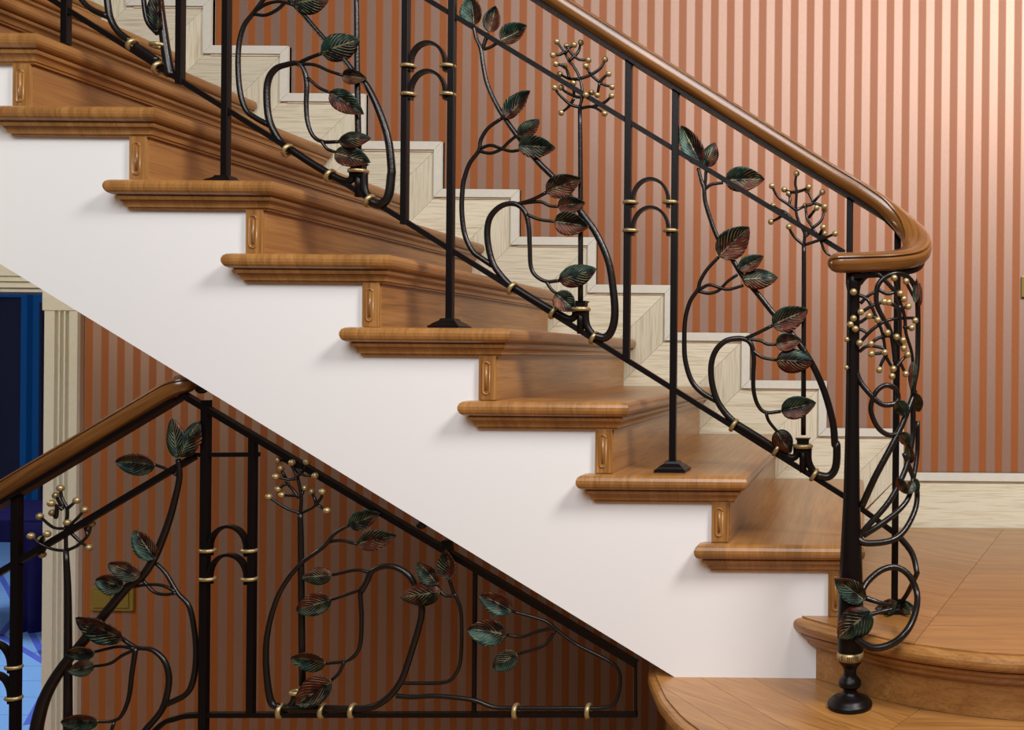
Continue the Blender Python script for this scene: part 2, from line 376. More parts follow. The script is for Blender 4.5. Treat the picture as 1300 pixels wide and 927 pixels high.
boards(clip(reg1, jn1, jD1-.0006), math.radians(-52), .095, 0, M_oakd, ft)
lf = boxes('floor', [(-1.50, 1.6, -2.8, .062, -.23, -.17)], M_oakx); tag(lf, 'oak landing below the first curved step', kind='structure')
for i in range(1, 4):
    boxes('lower_tread', [(-1.50-RUN*i, -1.50-RUN*(i-1)+.02, -1.15, .062, -.17-RISE*i-.05, -.17-RISE*i)], M_tread, st)
# ------------------------------------------------------------------ stepped skirting on the wall
bs = empty('baseboard_back', (0, W-.02, .14), 'cream limed oak stepped skirting along the striped wall', kind='structure')
sx, sz, ddx, ddz = .152, .488, .2705, .165
def skirt(a, b, w_, name, mat, y0, y1):
    ia, ib = (a[0]-w_, a[1]-w_), (b[0]-w_, b[1]-w_)
    prism(name, [a, b, ib, ia], y0, y1, mat, bs)
g_ = .0006
for k in range(0, 11):
    x1, z1 = sx-ddx*k, sz+ddz*k; x0 = x1-ddx; zl = z1-ddz if k else .335
    h = ((x0+g_, z1), (x1-g_, z1)); v = ((x1, z1-g_), (x1, zl+g_))
    skirt(*h, .2, 'board', M_crx, W-.012, W)
    skirt(*v, .2, 'board', M_crz, W-.012, W)
    skirt(*h, .028, 'moulding', M_cap, W-.022, W-.0005)
    skirt(*v, .028, 'moulding', M_cap, W-.022, W-.0005)
    skirt((x0, z1-.028), (x1-.028, z1-.028), .006, 'bead', M_crx, W-.016, W-.001)
prism('board', [(sx, .335), (1.9, .335), (1.9, .12), (sx-.2, .12)], W-.012, W, M_crx, bs)
prism('moulding', [(sx, .335), (1.9, .335), (1.9, .307), (sx-.028, .307)], W-.022, W-.0005, M_cap, bs)
prism('bead', [(sx-.028, .307), (1.9, .307), (1.9, .301), (sx-.034, .301)], W-.016, W-.001, M_crx, bs)
# ------------------------------------------------------------------ door casing
dr = empty('trim_1', (DX, W, ZF), 'cream fluted door casing beside the blue room', kind='structure')
cx0, cx1 = DX, P(105, 640, W).x; zt = P(85, 395, W).z; cw = cx1-cx0
prof = [(0, 0), (0, -.024), (.30, -.024), (.33, -.010), (.38, -.010), (.41, -.024), (.46, -.024), (.49, -.010), (.54, -.010), (.57, -.024), (.62, -.024), (.65, -.010), (.70, -.010), (.73, -.024), (.97, -.024), (1, -.016), (1, 0)]
slab('casing', [(cx0+cw*u, W+v) for u, v in prof], ZF, zt, M_cap, dr)
boxes('corner_block', [(cx0-.004, cx1+.006, W-.030, W, zt, DT+.16)], M_cap, dr, bevel=.003)
hx0, hx1 = -4.2, cx0-.004
for (ya, yb, d) in ((330, 351, .030), (351, 355, .012), (355, 358, .034), (358, 362, .014), (362, 366, .038), (366, 371, .016)):
    boxes('head_moulding', [(hx0, hx1, W-d, W+.01, P(20, yb, W).z, P(20, ya, W).z)], M_cap, dr)
boxes('jamb', [(DX-.012, DX-.0005, W, W+.16, ZF, DT)], M_bluewall, dr); boxes('jamb', [(-4.1, -4.088, W, W+.16, ZF, DT)], M_bluewall, dr)
# ------------------------------------------------------------------ blue room beyond the doorway
FY = 4.9
wf = boxes('wall_far', [(-9.0, -1.8, FY, FY+.1, ZF, 2.2)], M_bluewall); tag(wf, 'blue far wall of the room beyond the doorway', kind='structure')
a, b_ = P(33, 378, FY-.01), P(33, 665, FY-.01)
boxes('panel', [(-8.5, a.x, FY-.012, FY, b_.z, a.z)], M_navy, wf)
boxes('panel_frame', [(a.x, a.x+.045, FY-.05, FY, b_.z, a.z+.05), (-8.5, a.x, FY-.05, FY, a.z, a.z+.05)], M_bluewall, wf)
boxes('panel_frame', [(P(55, 500, FY).x, P(58, 500, FY).x, FY-.04, FY, ZF, 1.1)], M_navy, wf)
ws = boxes('wall_left', [(-9.1, -9.0, W+.14, FY, ZF, 2.2)], M_bluewall); tag(ws, 'blue side wall of the room beyond', kind='structure')
wr = boxes('wall_right', [(-1.8, -1.7, W+.14, FY, ZF, 2.2)], M_bluewall); tag(wr, 'blue right wall of the room beyond', kind='structure')
cl = boxes('ceiling', [(-9.1, -1.7, W+.14, FY+.1, 2.2, 2.28)], M_cap); tag(cl, 'ceiling of the room beyond the doorway', kind='structure')
bf = boxes('floor', [(-9.1, -1.7, W, FY, ZF-.05, ZF-.006)], M_bluefl); tag(bf, 'glossy light blue floor of the room beyond', kind='structure')
yy = W+.01
while yy < FY: 
    boxes('floorboard', [(-9, -1.8, yy, min(yy+.186, FY), ZF-.006, ZF)], M_bluefl, bf); yy += .19
for (p, q) in (((0, 730), (62, 845)), ((0, 808), (18, 785)), ((35, 920), (62, 870)), ((0, 807), (62, 845))):
    def fp(px, py):
        dx, dy = px-VX, py-VY; aa = dx*math.cos(TH)+dy*math.sin(TH); bb = -dx*math.sin(TH)+dy*math.cos(TH)
        k = (EYE-ZF)/bb; return Vector((aa*k, F*k-D))
    A, B = fp(*p), fp(*q); t = (B-A).normalized(); n = Vector((-t.y, t.x))*.013
    slab('inlay', [(A+n)[:], (B+n)[:], (B-n)[:], (A-n)[:]], ZF, ZF+.002, M_purple, bf)
tb = empty('table', (-4.1, 2.55, ZF), 'dark navy table under a hanging cloth in the blue room', 'table')
boxes('table_top', [(-4.75, -3.5, 2.3, 2.9, -.18, -.07)], M_cloth, tb, bevel=.008)
for x, y in ((-4.7, 2.35), (-3.6, 2.35), (-4.7, 2.85), (-3.6, 2.85)): boxes('leg', [(x-.03, x+.03, y-.03, y+.03, ZF, -.18)], M_cloth, tb)
V, Fc = [], []; nx = 40
for j in range(9):
    for i in range(nx+1):
        u = i/nx; x = -3.97+.55*u; d = .02*math.sin(u*40)*(j/8); zlow = -.69+.09*(1-u)+.02*math.sin(u*9)
        V.append((x+.01*j/8, 2.285+d-.02*j/8, -.08+(zlow+.08)*j/8))
for j in range(8):
    for i in range(nx): Fc.append([j*(nx+1)+i, j*(nx+1)+i+1, (j+1)*(nx+1)+i+1, (j+1)*(nx+1)+i])
cloth = mesh('cloth', V, Fc, M_cloth, tb, True); cloth.modifiers.new('thick', 'SOLIDIFY').thickness = .006
l = bpy.data.lights.new('blue_room_fill', 'POINT'); l.energy = 150; l.color = (.85, .93, 1); l.shadow_soft_size = .25; lo = bpy.data.objects.new('blue_room_fill', l); COL.objects.link(lo); lo.location = (-4.6, 1.7, 1.6)  # added unseen fill light to brighten the blue room and its floor
# ------------------------------------------------------------------ switches
def switch(px0, py0, px1, py1, label, n):
    a, b = P(px0, py0, W), P(px1, py1, W); x0, x1, z0, z1 = a.x, b.x, b.z, a.z
    o = empty('light_switch', ((x0+x1)/2, W, z0), label, 'switch')
    boxes('plate', [(x0, x1, W-.012, W-.0003, z0, z1)], M_gold, o, bevel=.002)
    wd = (x1-x0-.024)/n
    for i in range(n): boxes('rocker', [(x0+.012+wd*i+.001, x0+.012+wd*(i+1)-.001, W-.017, W-.0115, z0+.012, z1-.012)], M_gold, o, bevel=.0015)
switch(118, 745, 172, 775, 'brass double switch plate on the striped wall beside the door casing', 2)
switch(1296.5, 351, 1350, 378, 'brass switch plate on the striped wall beyond the newel post', 2)
# ------------------------------------------------------------------ ironwork builders
class G:                                             # pixel lists read at 4x from a crop
    def __init__(s, x0, y0, k=4.0): s.x0, s.y0, s.k = x0, y0, k
    def __call__(s, *pts): return [(s.x0+x/s.k, s.y0+y/s.k) for x, y in pts]
PXM = F/(D+YR)
LEAVES = {}
def stem(parent, segs, name='vine_stem', y=YR, mat=None):
    """segs: (points in px, width at start px, width at end px[, y])"""
    V, Fc = [], []
    for s in segs:
        pts, w0, w1 = s[0], s[1], s[2]; yy = s[3] if len(s) > 3 else y
        p3 = [P(px, py, yy if not isinstance(yy, tuple) else yy[0]+(yy[1]-yy[0])*i/(len(pts)-1)) for i, (px, py) in enumerate(pts)]
        addtube(V, Fc, smoothpath(p3, 5), w0/2/PXM, w1/2/PXM, 8)
    return mesh(name, V, Fc, mat or M_vein, parent, True)
def leafmesh(base, tip, wr, cup, bend, tilt, wave):
    L = (tip-base).length; ex = (tip-base)/L
    n0 = Vector((0, -1, 0)); n0 = (n0-ex*n0.dot(ex)).normalized(); ey = n0.cross(ex)
    n = n0*math.cos(tilt)+ey*math.sin(tilt); ey = ey*math.cos(tilt)-n0*math.sin(tilt)
    nu, nv = 14, 8; V, Fc, UV = [], [], []
    Wd = L*wr/2
    for i in range(nu+1):
        u = i/nu; hw = Wd*max(0.0, math.sin(math.pi*min(1, u)**.80))**.64*(1-.22*u**4)
        for j in range(nv+1):
            v = j/nv*2-1
            h = cup*Wd*(v*v-.4)*math.sin(math.pi*min(1, max(.0, u)))**.6+bend*L*((u-.45)**2)-.05*Wd*math.exp(-(v*7)**2)
            h += wave*Wd*math.sin(u*13+v*3)*abs(v)
            V.append(base+ex*(L*u)+ey*(hw*v)+n*h); UV.append((u, v))
    for i in range(nu):
        for j in range(nv): Fc.append([i*(nv+1)+j, i*(nv+1)+j+1, (i+1)*(nv+1)+j+1, (i+1)*(nv+1)+j])
    me = bpy.data.meshes.new('leaf'); me.from_pydata([tuple(p) for p in V], [], Fc); uvl = me.uv_layers.new(name='UVMap')
    for lp in me.loops: uvl.data[lp.index].uv = UV[lp.vertex_index]
    return me
def leaf(parent, b, t, wr=.62, y=.034, dy=0.0, p3=None):
    B, T = (P(b[0], b[1], y), P(t[0], t[1], y+dy)) if p3 is None else p3
    me = leafmesh(B, T, wr, random.choice((.32, .42, -.3)), random.uniform(-.18, .12), random.uniform(-.25, .25), random.uniform(0, .07))
    o = link('leaf', me, M_leaf, parent, True)
    sd = o.modifiers.new('thickness', 'SOLIDIFY'); sd.thickness = .0016
    return o
def berrymesh():
    bm = bmesh.new(); bmesh.ops.create_icosphere(bm, subdivisions=3, radius=1); me = bpy.data.meshes.new('berry'); bm.to_mesh(me); bm.free()
    me.materials.append(M_brass)
    for p in me.polygons: p.use_smooth = True
    return me
BERRY = berrymesh()
def putberry(parent, loc, r=.0072):
    o = bpy.data.objects.new('berry', BERRY); COL.objects.link(o); o.parent = parent; o.matrix_parent_inverse = PINV[parent.name]
    o.location = loc; o.scale = (r, r, r)
def spray(parent, g, stempts, w, twigs, berries, mapf=None, r=.0072):
    bz = []
    for (x, y) in berries:
        bz.append((x, y, YR+random.uniform(-.022, .022)))
    V, Fc = [], []
    if stempts: addtube(V, Fc, smoothpath([P(px, py) for px, py in g(*stempts)], 4), w[0]/2/PXM, w[1]/2/PXM, 8)
    for tw in twigs:
        ye = YR
        for (x, y, yy) in bz:
            if math.hypot(x-tw[-1][0], y-tw[-1][1]) < 6: ye = yy
        pp = g(*tw); p3 = [P(a, b, YR+(ye-YR)*(i/(len(pp)-1))**1.5) for i, (a, b) in enumerate(pp)]
        addtube(V, Fc, smoothpath(p3, 5), 4.4/2/PXM, 3.2/2/PXM, 6)
    o = mesh('berry_spray', V, Fc, M_vein, parent, True)
    for (x, y, yy) in bz:
        (a, b), = g((x, y)); putberry(o, P(a, b, yy), r)
    return o
def torus(parent, c, axis, R=.0125, r=.0036, sq=1.0, name='collar', minor_axis=None):
    axis = axis.normalized(); u = minor_axis.normalized() if minor_axis is not None else axis.orthogonal().normalized(); v = axis.cross(u)
    V, Fc = [], []; n, m = 18, 8
    for i in range(n):
        a = 2*math.pi*i/n; d = u*math.cos(a)+v*math.sin(a); cc = c+u*math.cos(a)*R*sq+v*math.sin(a)*R
        for j in range(m):
            b = 2*math.pi*j/m; V.append(cc+(d*math.cos(b)+axis*math.sin(b)*1.25)*r)
    for i in range(n):
        for j in range(m): Fc.append([i*m+j, ((i+1) % n)*m+j, ((i+1) % n)*m+(j+1) % m, i*m+(j+1) % m])
    o = mesh(name, V, Fc, M_brass, parent, True); fixn(o); return o
def bar(parent, px, y0, y1, w=.0155, name='baluster', Y=YR):
    x = P(px, (y0+y1)/2, Y).x; za, zb = P(px, y0, Y).z, P(px, y1, Y).z
    return boxes(name, [(x-w/2, x+w/2, Y-w/2, Y+w/2, min(za, zb), max(za, zb))], M_iron, parent, bevel=.0015)
def flange(parent, px, z, Y=YR, s=.036):
    x = P(px, 500, Y).x if False else px
    V, Fc = [], []; lv = [(s, 0), (s, .006), (s*.86, .009), (s*.8, .012), (s*.5, .019), (s*.42, .024), (s*.25, .025)]
    for (r, h) in lv: V += [(x-r, Y-r, z+h), (x+r, Y-r, z+h), (x+r, Y+r, z+h), (x-r, Y+r, z+h)]
    for i in range(len(lv)-1):
        for q in range(4): Fc.append([i*4+q, i*4+(q+1) % 4, (i+1)*4+(q+1) % 4, (i+1)*4+q])
    Fc.append([0, 1, 2, 3]); b = (len(lv)-1)*4; Fc.append([b, b+1, b+2, b+3])
    o = mesh('foot_plate', V, Fc, M_iron, parent); fixn(o); return o
def arch(parent, pxa, pxb, yring, ypeak, Y=YR):
    xa, xb = P(pxa, yring, Y).x+.012, P(pxb, yring, Y).x-.012; zr, zp = P(pxa, yring, Y).z, P(pxa, ypeak, Y).z
    cx, rx = (xa+xb)/2, (xb-xa)/2
    pts = [Vector((xa, Y, zr-.012))]+[Vector((cx-rx*math.cos(a), Y, zr+.006+(zp-zr-.006)*math.sin(a))) for a in [math.pi*i/16 for i in range(17)]]+[Vector((xb, Y, zr-.012))]
    sweep('arch', pts, [(-.008, -.0035), (.008, -.0035), (.008, .0035), (-.008, .0035)], M_iron, parent, up=Vector((0, 1, 0))) if False else None
    V, Fc = [], []
    for p_i, p in enumerate(pts):
        t = (pts[min(p_i+1, len(pts)-1)]-pts[max(p_i-1, 0)]).normalized(); n = Vector((-t.z, 0, t.x)); yv = Vector((0, 1, 0))
        V += [p-n*.0035-yv*.008, p+n*.0035-yv*.008, p+n*.0035+yv*.008, p-n*.0035+yv*.008]
    for i in range(len(pts)-1):
        for q in range(4): Fc.append([i*4+q, i*4+(q+1) % 4, (i+1)*4+(q+1) % 4, (i+1)*4+q])
    Fc.append([0, 1, 2, 3]); b = len(V)-4; Fc.append([b, b+1, b+2, b+3])
    o = mesh('arch', V, Fc, M_iron, parent); fixn(o)
    for px, d in ((pxa, .0065), (pxb, -.0065)):
        c = P(px, yring, Y); c.x += d
        torus(parent, c, Vector((0, 0, 1)), R=.0125, r=.0036, sq=1.25, minor_axis=Vector((1, 0, 0)))
def square(w, h): return [(-w/2, -h/2), (w/2, -h/2), (w/2, h/2), (-w/2, h/2)]
def roundp(w, h, n=10): return [(w/2*math.cos(2*math.pi*i/n), h/2*math.sin(2*math.pi*i/n)) for i in range(n)]
HPh = [(.008, .0218), (.020, .0198), (.0275, .0160), (.0285, .0135), (.0252, .0130), (.0252, .0098), (.0296, .0092), (.0314, .0045), (.0316, -.003), (.0296, -.0115), (.024, -.018), (.016, -.0205)]
HP = HPh+[(-x, y) for x, y in HPh[::-1]]
def diagcollar(parent, px, py, slope, R=.0135):
    c = P(px, py); ax = (P(px+10, py+10*slope)-P(px, py)); torus(parent, c, ax, R=R, r=.0042)
# ------------------------------------------------------------------ upper railing
UR = empty('stair_railing', (P(572, 417).x, YR, P(572, 417).z), 'black wrought iron stair railing with leafy vines and wooden handrail on the upper flight', 'railing')
# handrail with the turned end over the newel
hp = [P(420, -180), P(690, -8), P(800, 62), P(900, 124.5), P(1000, 187), P(1060, 224), P(1100, 248, .05), P(1132, 270, .040), P(1155, 292, .008), P(1165, 311, -.045), P(1158, 325, -.105), P(1135, 331, -.150), P(1100, 333, -.170), P(1066, 334, -.176)]
hs = smoothpath(hp, 6)
roll = []
for i in range(len(hs)):
    u = i/(len(hs)-1)*13
    roll.append(0 if u < 9 else math.radians(9)*min(1, (u-9)/2.5))
hr = sweep('handrail', hs, HP, M_rail, UR, roll=roll, smooth=True, endround=(0, .026)); tag(hr, 'varnished oak handrail turned back over the newel')
def undr(p, d): return p+Vector((0, 0, -d))
sweep('core_rail', [undr(p, .027) for p in hs[:-3]], square(.034, .010), M_iron, UR, roll=roll[:-3])
upts = [P(x, 4+(x-550)*.6065) for x in (300, 550, 1072)]
sweep('upper_rail', [upts[0], upts[2]], square(.011, .011), M_iron, UR)
lowp = [P(x, 494+(x-855)*.6265) for x in (-40, 1071)]
sweep('bottom_rail', [lowp[0], P(1071, 629.5), P(1136, 677)], square(.012, .012), M_iron, UR)
# balusters
zT = lambda k: Tz(k)
for px, top, bot in ((797, 72, 458), (515, -60, 285), (230, -200, 107), (1079, 236, 322)): bar(UR, px, top, bot)
for px, top, k, py in ((854.5, 106, 2, 520), (572, -60, 4, 300), (287, -200, 6, 150), (84, -260, 8, 30), (1137, 282, 0, 600)):
    x = P(px, py).x; zt_ = P(px, top).z
    boxes('baluster', [(x-.0078, x+.0078, YR-.0078, YR+.0078, Tz(k), zt_)], M_iron, UR, bevel=.0015)
    if k != 8: flange(UR, x, Tz(k))
for a, b, r in ((797, 855, (257, 293)), (515, 572, (84, 120)), (230, 287, (-94, -58))):
    for y in r: arch(UR, a, b, y, y-30)
g3, g5, g6, g7 = G(550, 0), G(550, 200), G(825, 130), G(825, 350)
g2, g4, g1, gN = G(300, 0), G(300, 200), G(0, 0), G(1000, 530, 4.333)
# --- panel beside the newel
v = stem(UR, [(g6((245, 335), (262, 400), (275, 440), (285, 520), (345, 690))+g6((420, 800), (470, 880))+g7((550, 95), (630, 195), (740, 320), (830, 460), (890, 600), (930, 750), (940, 860))+gN((270, 150), (265, 270), (225, 325), (160, 318)), 4.5, 11, .045),
     (g6((285, 335), (283, 390), (276, 440)), 4, 4.5), (g6((275, 445), (310, 418), (372, 408)), 4.5, 4)])
for b, t, *wr in ((g6((258, 320)), g6((160, 118)), .5, .066), (g6((282, 325)), g6((330, 205)), .68, .066), (g6((378, 395)), g6((583, 388)), .64, .066), (g6((350, 785)), g6((505, 632)), .7), (g6((450, 850)), g6((578, 780)), .58), (g6((470, 900)), g6((648, 890)), .62), (g7((620, 255)), g7((805, 172)), .64)):
    leaf(v, b[0], t[0], wr[0], wr[1] if len(wr) > 1 else .034)
v = stem(UR, [(g6((350, 785), (290, 850), (255, 910))+g7((245, 70), (205, 130), (180, 220), (175, 330), (180, 430), (210, 530), (260, 590), (335, 635)), 4.5, 7.5, .055),
     (g7((250, 72), (300, 47), (350, 60), (400, 70), (475, 50)), 4.5, 4, (.055, .042)), (g7((250, 80), (300, 90), (350, 75), (395, 30), (445, -5)), 4.5, 4, (.055, .045))])
v = stem(UR, [(g7((430, 745), (385, 700), (340, 630), (315, 540), (312, 450), (335, 380), (380, 335), (430, 320), (480, 322), (515, 350), (528, 420), (525, 500), (528, 590), (550, 660), (590, 695), (665, 690)), 9, 4.5, .052),
     (g7((590, 698), (605, 740), (645, 790)), 4.5, 4), (g7((480, 322), (540, 295), (622, 254)), 5, 4.5, (.052, .04)), (g7((495, 322), (560, 330), (595, 348), (640, 350)), 4.5, 4), (g7((522, 380), (570, 415), (645, 430)), 4.5, 4)])
for b, t, wr in ((g7((638, 350)), g7((770, 325)), .72), (g7((642, 430)), g7((832, 440)), .66), (g7((665, 690)), g7((845, 645)), .64), (g7((640, 790)), g7((715, 900)), .78)):
    leaf(v, b[0], t[0], wr)
def socket(px, py, slope_cols, hooks):
    """flared cup gripping the berry stem above the bottom rail"""
    c = P(px, py); n = 12; rr = [(.021, .016), (.0165, .012), (.0155, 0), (.0155, -.014), (.012, -.018)]
    V, Fc = [], []
    for (r, h) in rr:
        for s in range(4):
            a = math.pi/4+math.pi/2*s; V.append((c.x+r*math.cos(a)*1.2, YR+r*math.sin(a), c.z+h))
    for i in range(len(rr)-1):
        for q in range(4): Fc.append([i*4+q, i*4+(q+1) % 4, (i+1)*4+(q+1) % 4, (i+1)*4+q])
    Fc.append([0, 1, 2, 3]); b = len(V)-4; Fc.append([b, b+1, b+2, b+3])
    o = mesh('socket', V, Fc, M_iron, UR); fixn(o)
    torus(UR, c+Vector((0, 0, -.003)), Vector((0, 0, 1)), R=.018, r=.0042, sq=1.08, minor_axis=Vector((1, 0, 0)))
    for cxx, cyy in slope_cols: diagcollar(UR, cxx, cyy, .6265)
    stem(UR, [(h, 10, 9) for h in hooks], 'hook', mat=M_iron)
socket(1019.5, 565, ((931.5, 540), (986, 571), (1033.5, 603)), [[(934, 538), (960, 554), (990, 573), (1003, 581), (1011, 578), (1011, 564)], [(1026, 566), (1026, 584), (1031, 596), (1040, 604)], [(1019.5, 566), (1019.5, 600)]])
socket(737, 391, ((650, 366), (703, 397), (754, 429)), [[(651, 364), (680, 382), (706, 397), (722, 405), (730, 401), (730, 390)], [(743, 392), (744, 410), (750, 422), (760, 430)], [(737, 391), (737, 424)]])
socket(455, 216, ((365, 191), (419, 223), (469, 255)), [[(368, 189), (395, 207), (422, 223), (438, 230), (447, 227), (448, 216)], [(462, 217), (463, 240), (470, 252), (480, 258)], [(455, 216), (455, 250)]])
# berries
spray(UR, g6, [(780, 1690), (782, 925), (782, 725)], (6.5, 5.5),
  [[(782, 725), (740, 690), (715, 655), (706, 632)], [(782, 725), (860, 700), (941, 667)], [(782, 725), (785, 665), (760, 615), (742, 550), (745, 455), (738, 410), (745, 362)],
   [(742, 548), (705, 520), (650, 480), (620, 425)], [(742, 548), (768, 536), (790, 525)], [(745, 455), (715, 456), (682, 443)], [(745, 455), (780, 445), (806, 430)], [(706, 522), (712, 490), (705, 463)],
   [(720, 590), (690, 560), (655, 545), (626, 525)], [(690, 562), (650, 590), (615, 607)], [(782, 690), (825, 640), (798, 590), (790, 525)], [(825, 640), (870, 600), (887, 546)], [(808, 585), (846, 536)],
   [(790, 525), (828, 510), (799, 447)], [(828, 510), (876, 456)], [(828, 510), (860, 520), (887, 530)], [(825, 640), (862, 690), (885, 750), (915, 780)], [(858, 680), (880, 635)], [(862, 690), (884, 667)]],
  [(745, 362), (620, 425), (682, 443), (705, 463), (806, 430), (799, 447), (876, 456), (626, 525), (615, 607), (706, 632), (790, 525), (846, 536), (887, 530), (887, 546), (880, 635), (884, 667), (941, 667)])
spray(UR, g3, [(748, 1560), (748, 927), (745, 545)], (7, 5.5),
  [[(745, 545), (695, 530), (640, 480), (616, 445)], [(715, 500), (690, 540), (650, 573)], [(745, 550), (810, 543), (870, 577)], [(810, 543), (870, 520), (906, 487)],
   [(745, 545), (757, 480), (745, 400), (715, 340), (690, 310), (665, 265), (628, 212)], [(665, 265), (640, 278), (607, 280)], [(690, 310), (735, 265), (750, 217)], [(678, 235), (705, 275), (740, 302), (788, 305)],
   [(672, 270), (690, 245), (715, 228)], [(745, 402), (690, 400), (643, 377)], [(690, 395), (680, 360), (667, 335)], [(667, 335), (622, 325)], [(745, 400), (800, 380), (850, 345), (873, 302)], [(800, 380), (775, 335)],
   [(800, 380), (855, 425), (908, 442)], [(845, 420), (865, 395), (891, 375)], [(845, 420), (833, 483)], [(757, 495), (720, 490), (670, 465), (650, 445)], [(715, 490), (712, 422)], [(757, 495), (775, 482), (805, 470)]],
  [(628, 212), (678, 235), (715, 228), (750, 217), (607, 280), (788, 305), (873, 302), (775, 335), (622, 325), (667, 335), (643, 377), (891, 375), (908, 442), (616, 445), (650, 445), (712, 422), (805, 470), (833, 483), (775, 482), (906, 487), (650, 573), (870, 577)])
stem(UR, [(g2((610, -60), (615, 400), (622, 870)), 6, 8)], 'berry_spray')
# --- middle panel
v = stem(UR, [(g3((205, 135), (218, 195), (240, 245), (255, 340), (275, 430), (320, 530), (370, 610), (420, 680), (470, 740), (530, 820))+g5((620, 110), (700, 210), (760, 290), (830, 390), (890, 530), (915, 680), (922, 800), (905, 880), (870, 915), (820, 905)), 4.5, 11, .045),
     (g3((278, 168), (262, 215), (252, 245)), 5, 5), (g3((335, 212), (290, 240), (255, 250)), 4, 4.5)])
for b, t, *wr in ((g3((205, 130)), g3((185, -20)), .78, .066), (g3((283, 165)), g3((318, 30)), .62, .066), (g3((340, 205)), g3((478, 130)), .68, .066), (g3((360, 600)), g3((492, 460)), .56), (g3((430, 695)), g3((538, 608)), .58), (g3((432, 740)), g3((625, 752)), .6), (g5((572, 175)), g5((752, 105)), .62)):
    leaf(v, b[0], t[0], wr[0], wr[1] if len(wr) > 1 else .034)
stem(UR, [(g3((350, 600), (280, 650), (242, 710), (232, 765), (185, 830), (160, 900))+g5((150, 150), (145, 270), (160, 390), (200, 475), (250, 515), (300, 548)), 4.5, 7.5, .055),
     (g3((235, 757), (290, 738), (345, 755), (395, 768), (435, 763)), 4.5, 4, (.055, .042)), (g3((235, 768), (290, 778), (345, 758), (385, 720), (425, 688)), 4.5, 4, (.055, .045))])
v = stem(UR, [(g5((400, 660), (345, 600), (300, 530), (276, 420), (280, 330), (310, 275), (360, 240), (420, 237), (465, 275), (485, 350), (490, 450), (495, 550), (520, 600), (575, 630), (642, 625)), 9, 4.5, .052),
     (g5((575, 632), (600, 670), (622, 688)), 4.5, 4), (g5((425, 238), (500, 215), (575, 178)), 5, 4.5, (.052, .04)), (g5((440, 234), (540, 225), (590, 245), (635, 250)), 4.5, 4), (g5((475, 290), (540, 315), (615, 325)), 4.5, 4)])
for b, t, wr in ((g5((630, 250)), g5((772, 230)), .66), (g5((612, 325)), g5((792, 352)), .68), (g5((640, 625)), g5((830, 568)), .58), (g5((620, 690)), g5((725, 782)), .78)):
    leaf(v, b[0], t[0], wr)
# --- upper panel
v = stem(UR, [(g2((120, -160), (200, -80), (270, 0), (350, 85), (440, 190), (540, 295), (600, 370), (660, 430), (720, 550), (770, 700), (788, 850))+g4((786, 100), (772, 200), (730, 238), (685, 225)), 4.5, 12, .045)])
for b, t, wr in ((g2((290, 20)), g2((470, -10)), .7), (g2((430, 270)), g2((625, 200)), .66)): leaf(v, b[0], t[0], wr)
stem(UR, [(g2((160, -30), (130, 10), (85, 70), (40, 130), (15, 220), (9, 340), (20, 470), (50, 560), (100, 600), (165, 635)), 4.5, 7.5, .055),
     (g2((88, 62), (150, 22), (220, 8), (290, 25)), 4.5, 4, (.055, .042)), (g2((92, 72), (150, 77), (210, 48), (255, 5)), 4.5, 4, (.055, .045))])
v = stem(UR, [(g2((260, 760), (205, 690), (165, 600), (155, 480), (165, 400), (200, 350), (250, 330), (310, 322), (345, 360), (358, 430), (355, 530), (362, 620), (390, 690), (440, 720), (520, 720)), 9, 4.5, .052),
     (g2((430, 712), (460, 755), (500, 772)), 4.5, 4), (g2((315, 322), (370, 295), (432, 272)), 5, 4.5, (.052, .04)), (g2((330, 325), (400, 330), (470, 360), (540, 383)), 4.5, 4), (g2((362, 395), (420, 445), (480, 472)), 4.5, 4)])
for b, t, wr in ((g2((533, 385)), g2((662, 398)), .62), (g2((473, 468)), g2((648, 580)), .55), (g2((518, 715)), g2((678, 700)), .55), (g2((498, 775)), g2((682, 825)), .62)): leaf(v, b[0], t[0], wr)
# --- topmost panel, cut by the frame
stem(UR, [(g1((330, -120), (415, 0), (470, 50), (550, 85)), 6, 8), (g1((530, -160), (545, 0), (560, 90), (600, 160), (665, 212)), 7, 9), (g1((720, -150), (730, 0), (750, 110), (800, 170)), 5, 7), (g1((690, 235), (750, 275), (800, 310)), 10, 10)])
v = stem(UR, [(g1((800, -200), (810, 0), (835, 200), (855, 330), (868, 385)), 8, 13)])
leaf(v, g1((800, 150))[0], g1((790, -80))[0], .4)
for x, y in ((675, 228), (805, 345)): diagcollar(UR, x/4, y/4, .6265)
torus(UR, P(202, 58), Vector((0, 0, 1)), R=.016, r=.004)
# ------------------------------------------------------------------ newel post and its curved cage
NY, NX = -.17, -.017
def nz(py): return P(1083, py, NY).z
nw = [(.0, 0), (.0465, .0005), (.0478, .006), (.0465, .011), (.041, .013), (.040, .017), (.031, .021), (.020, .026), (.0155, .031), (.0142, .037), (.0155, .041), (.0225, .043), (.0245, .048), (.0235, .055), (.019, .060), (.0145, .066), (.0132, .074), (.0140, .080),
      (.0185, .087), (.0240, .094), (.0268, .101), (.0274, .115), (.0274, nz(785)), (.0235, nz(713)), (.0175, nz(630)), (.0145, nz(530)), (.0135, nz(430)), (.0135, nz(370)), (.0165, nz(360)), (.0165, nz(346)), (0, nz(346))]
npost = lathe('newel_post', (NX, NY), nw[1:-1], M_iron, UR)
zr = .108; lathe('ring', (NX, NY), [(.0262, zr-.0085), (.0278, zr-.0085), (.0278, zr+.0085), (.0262, zr+.0085)], M_brass, npost)
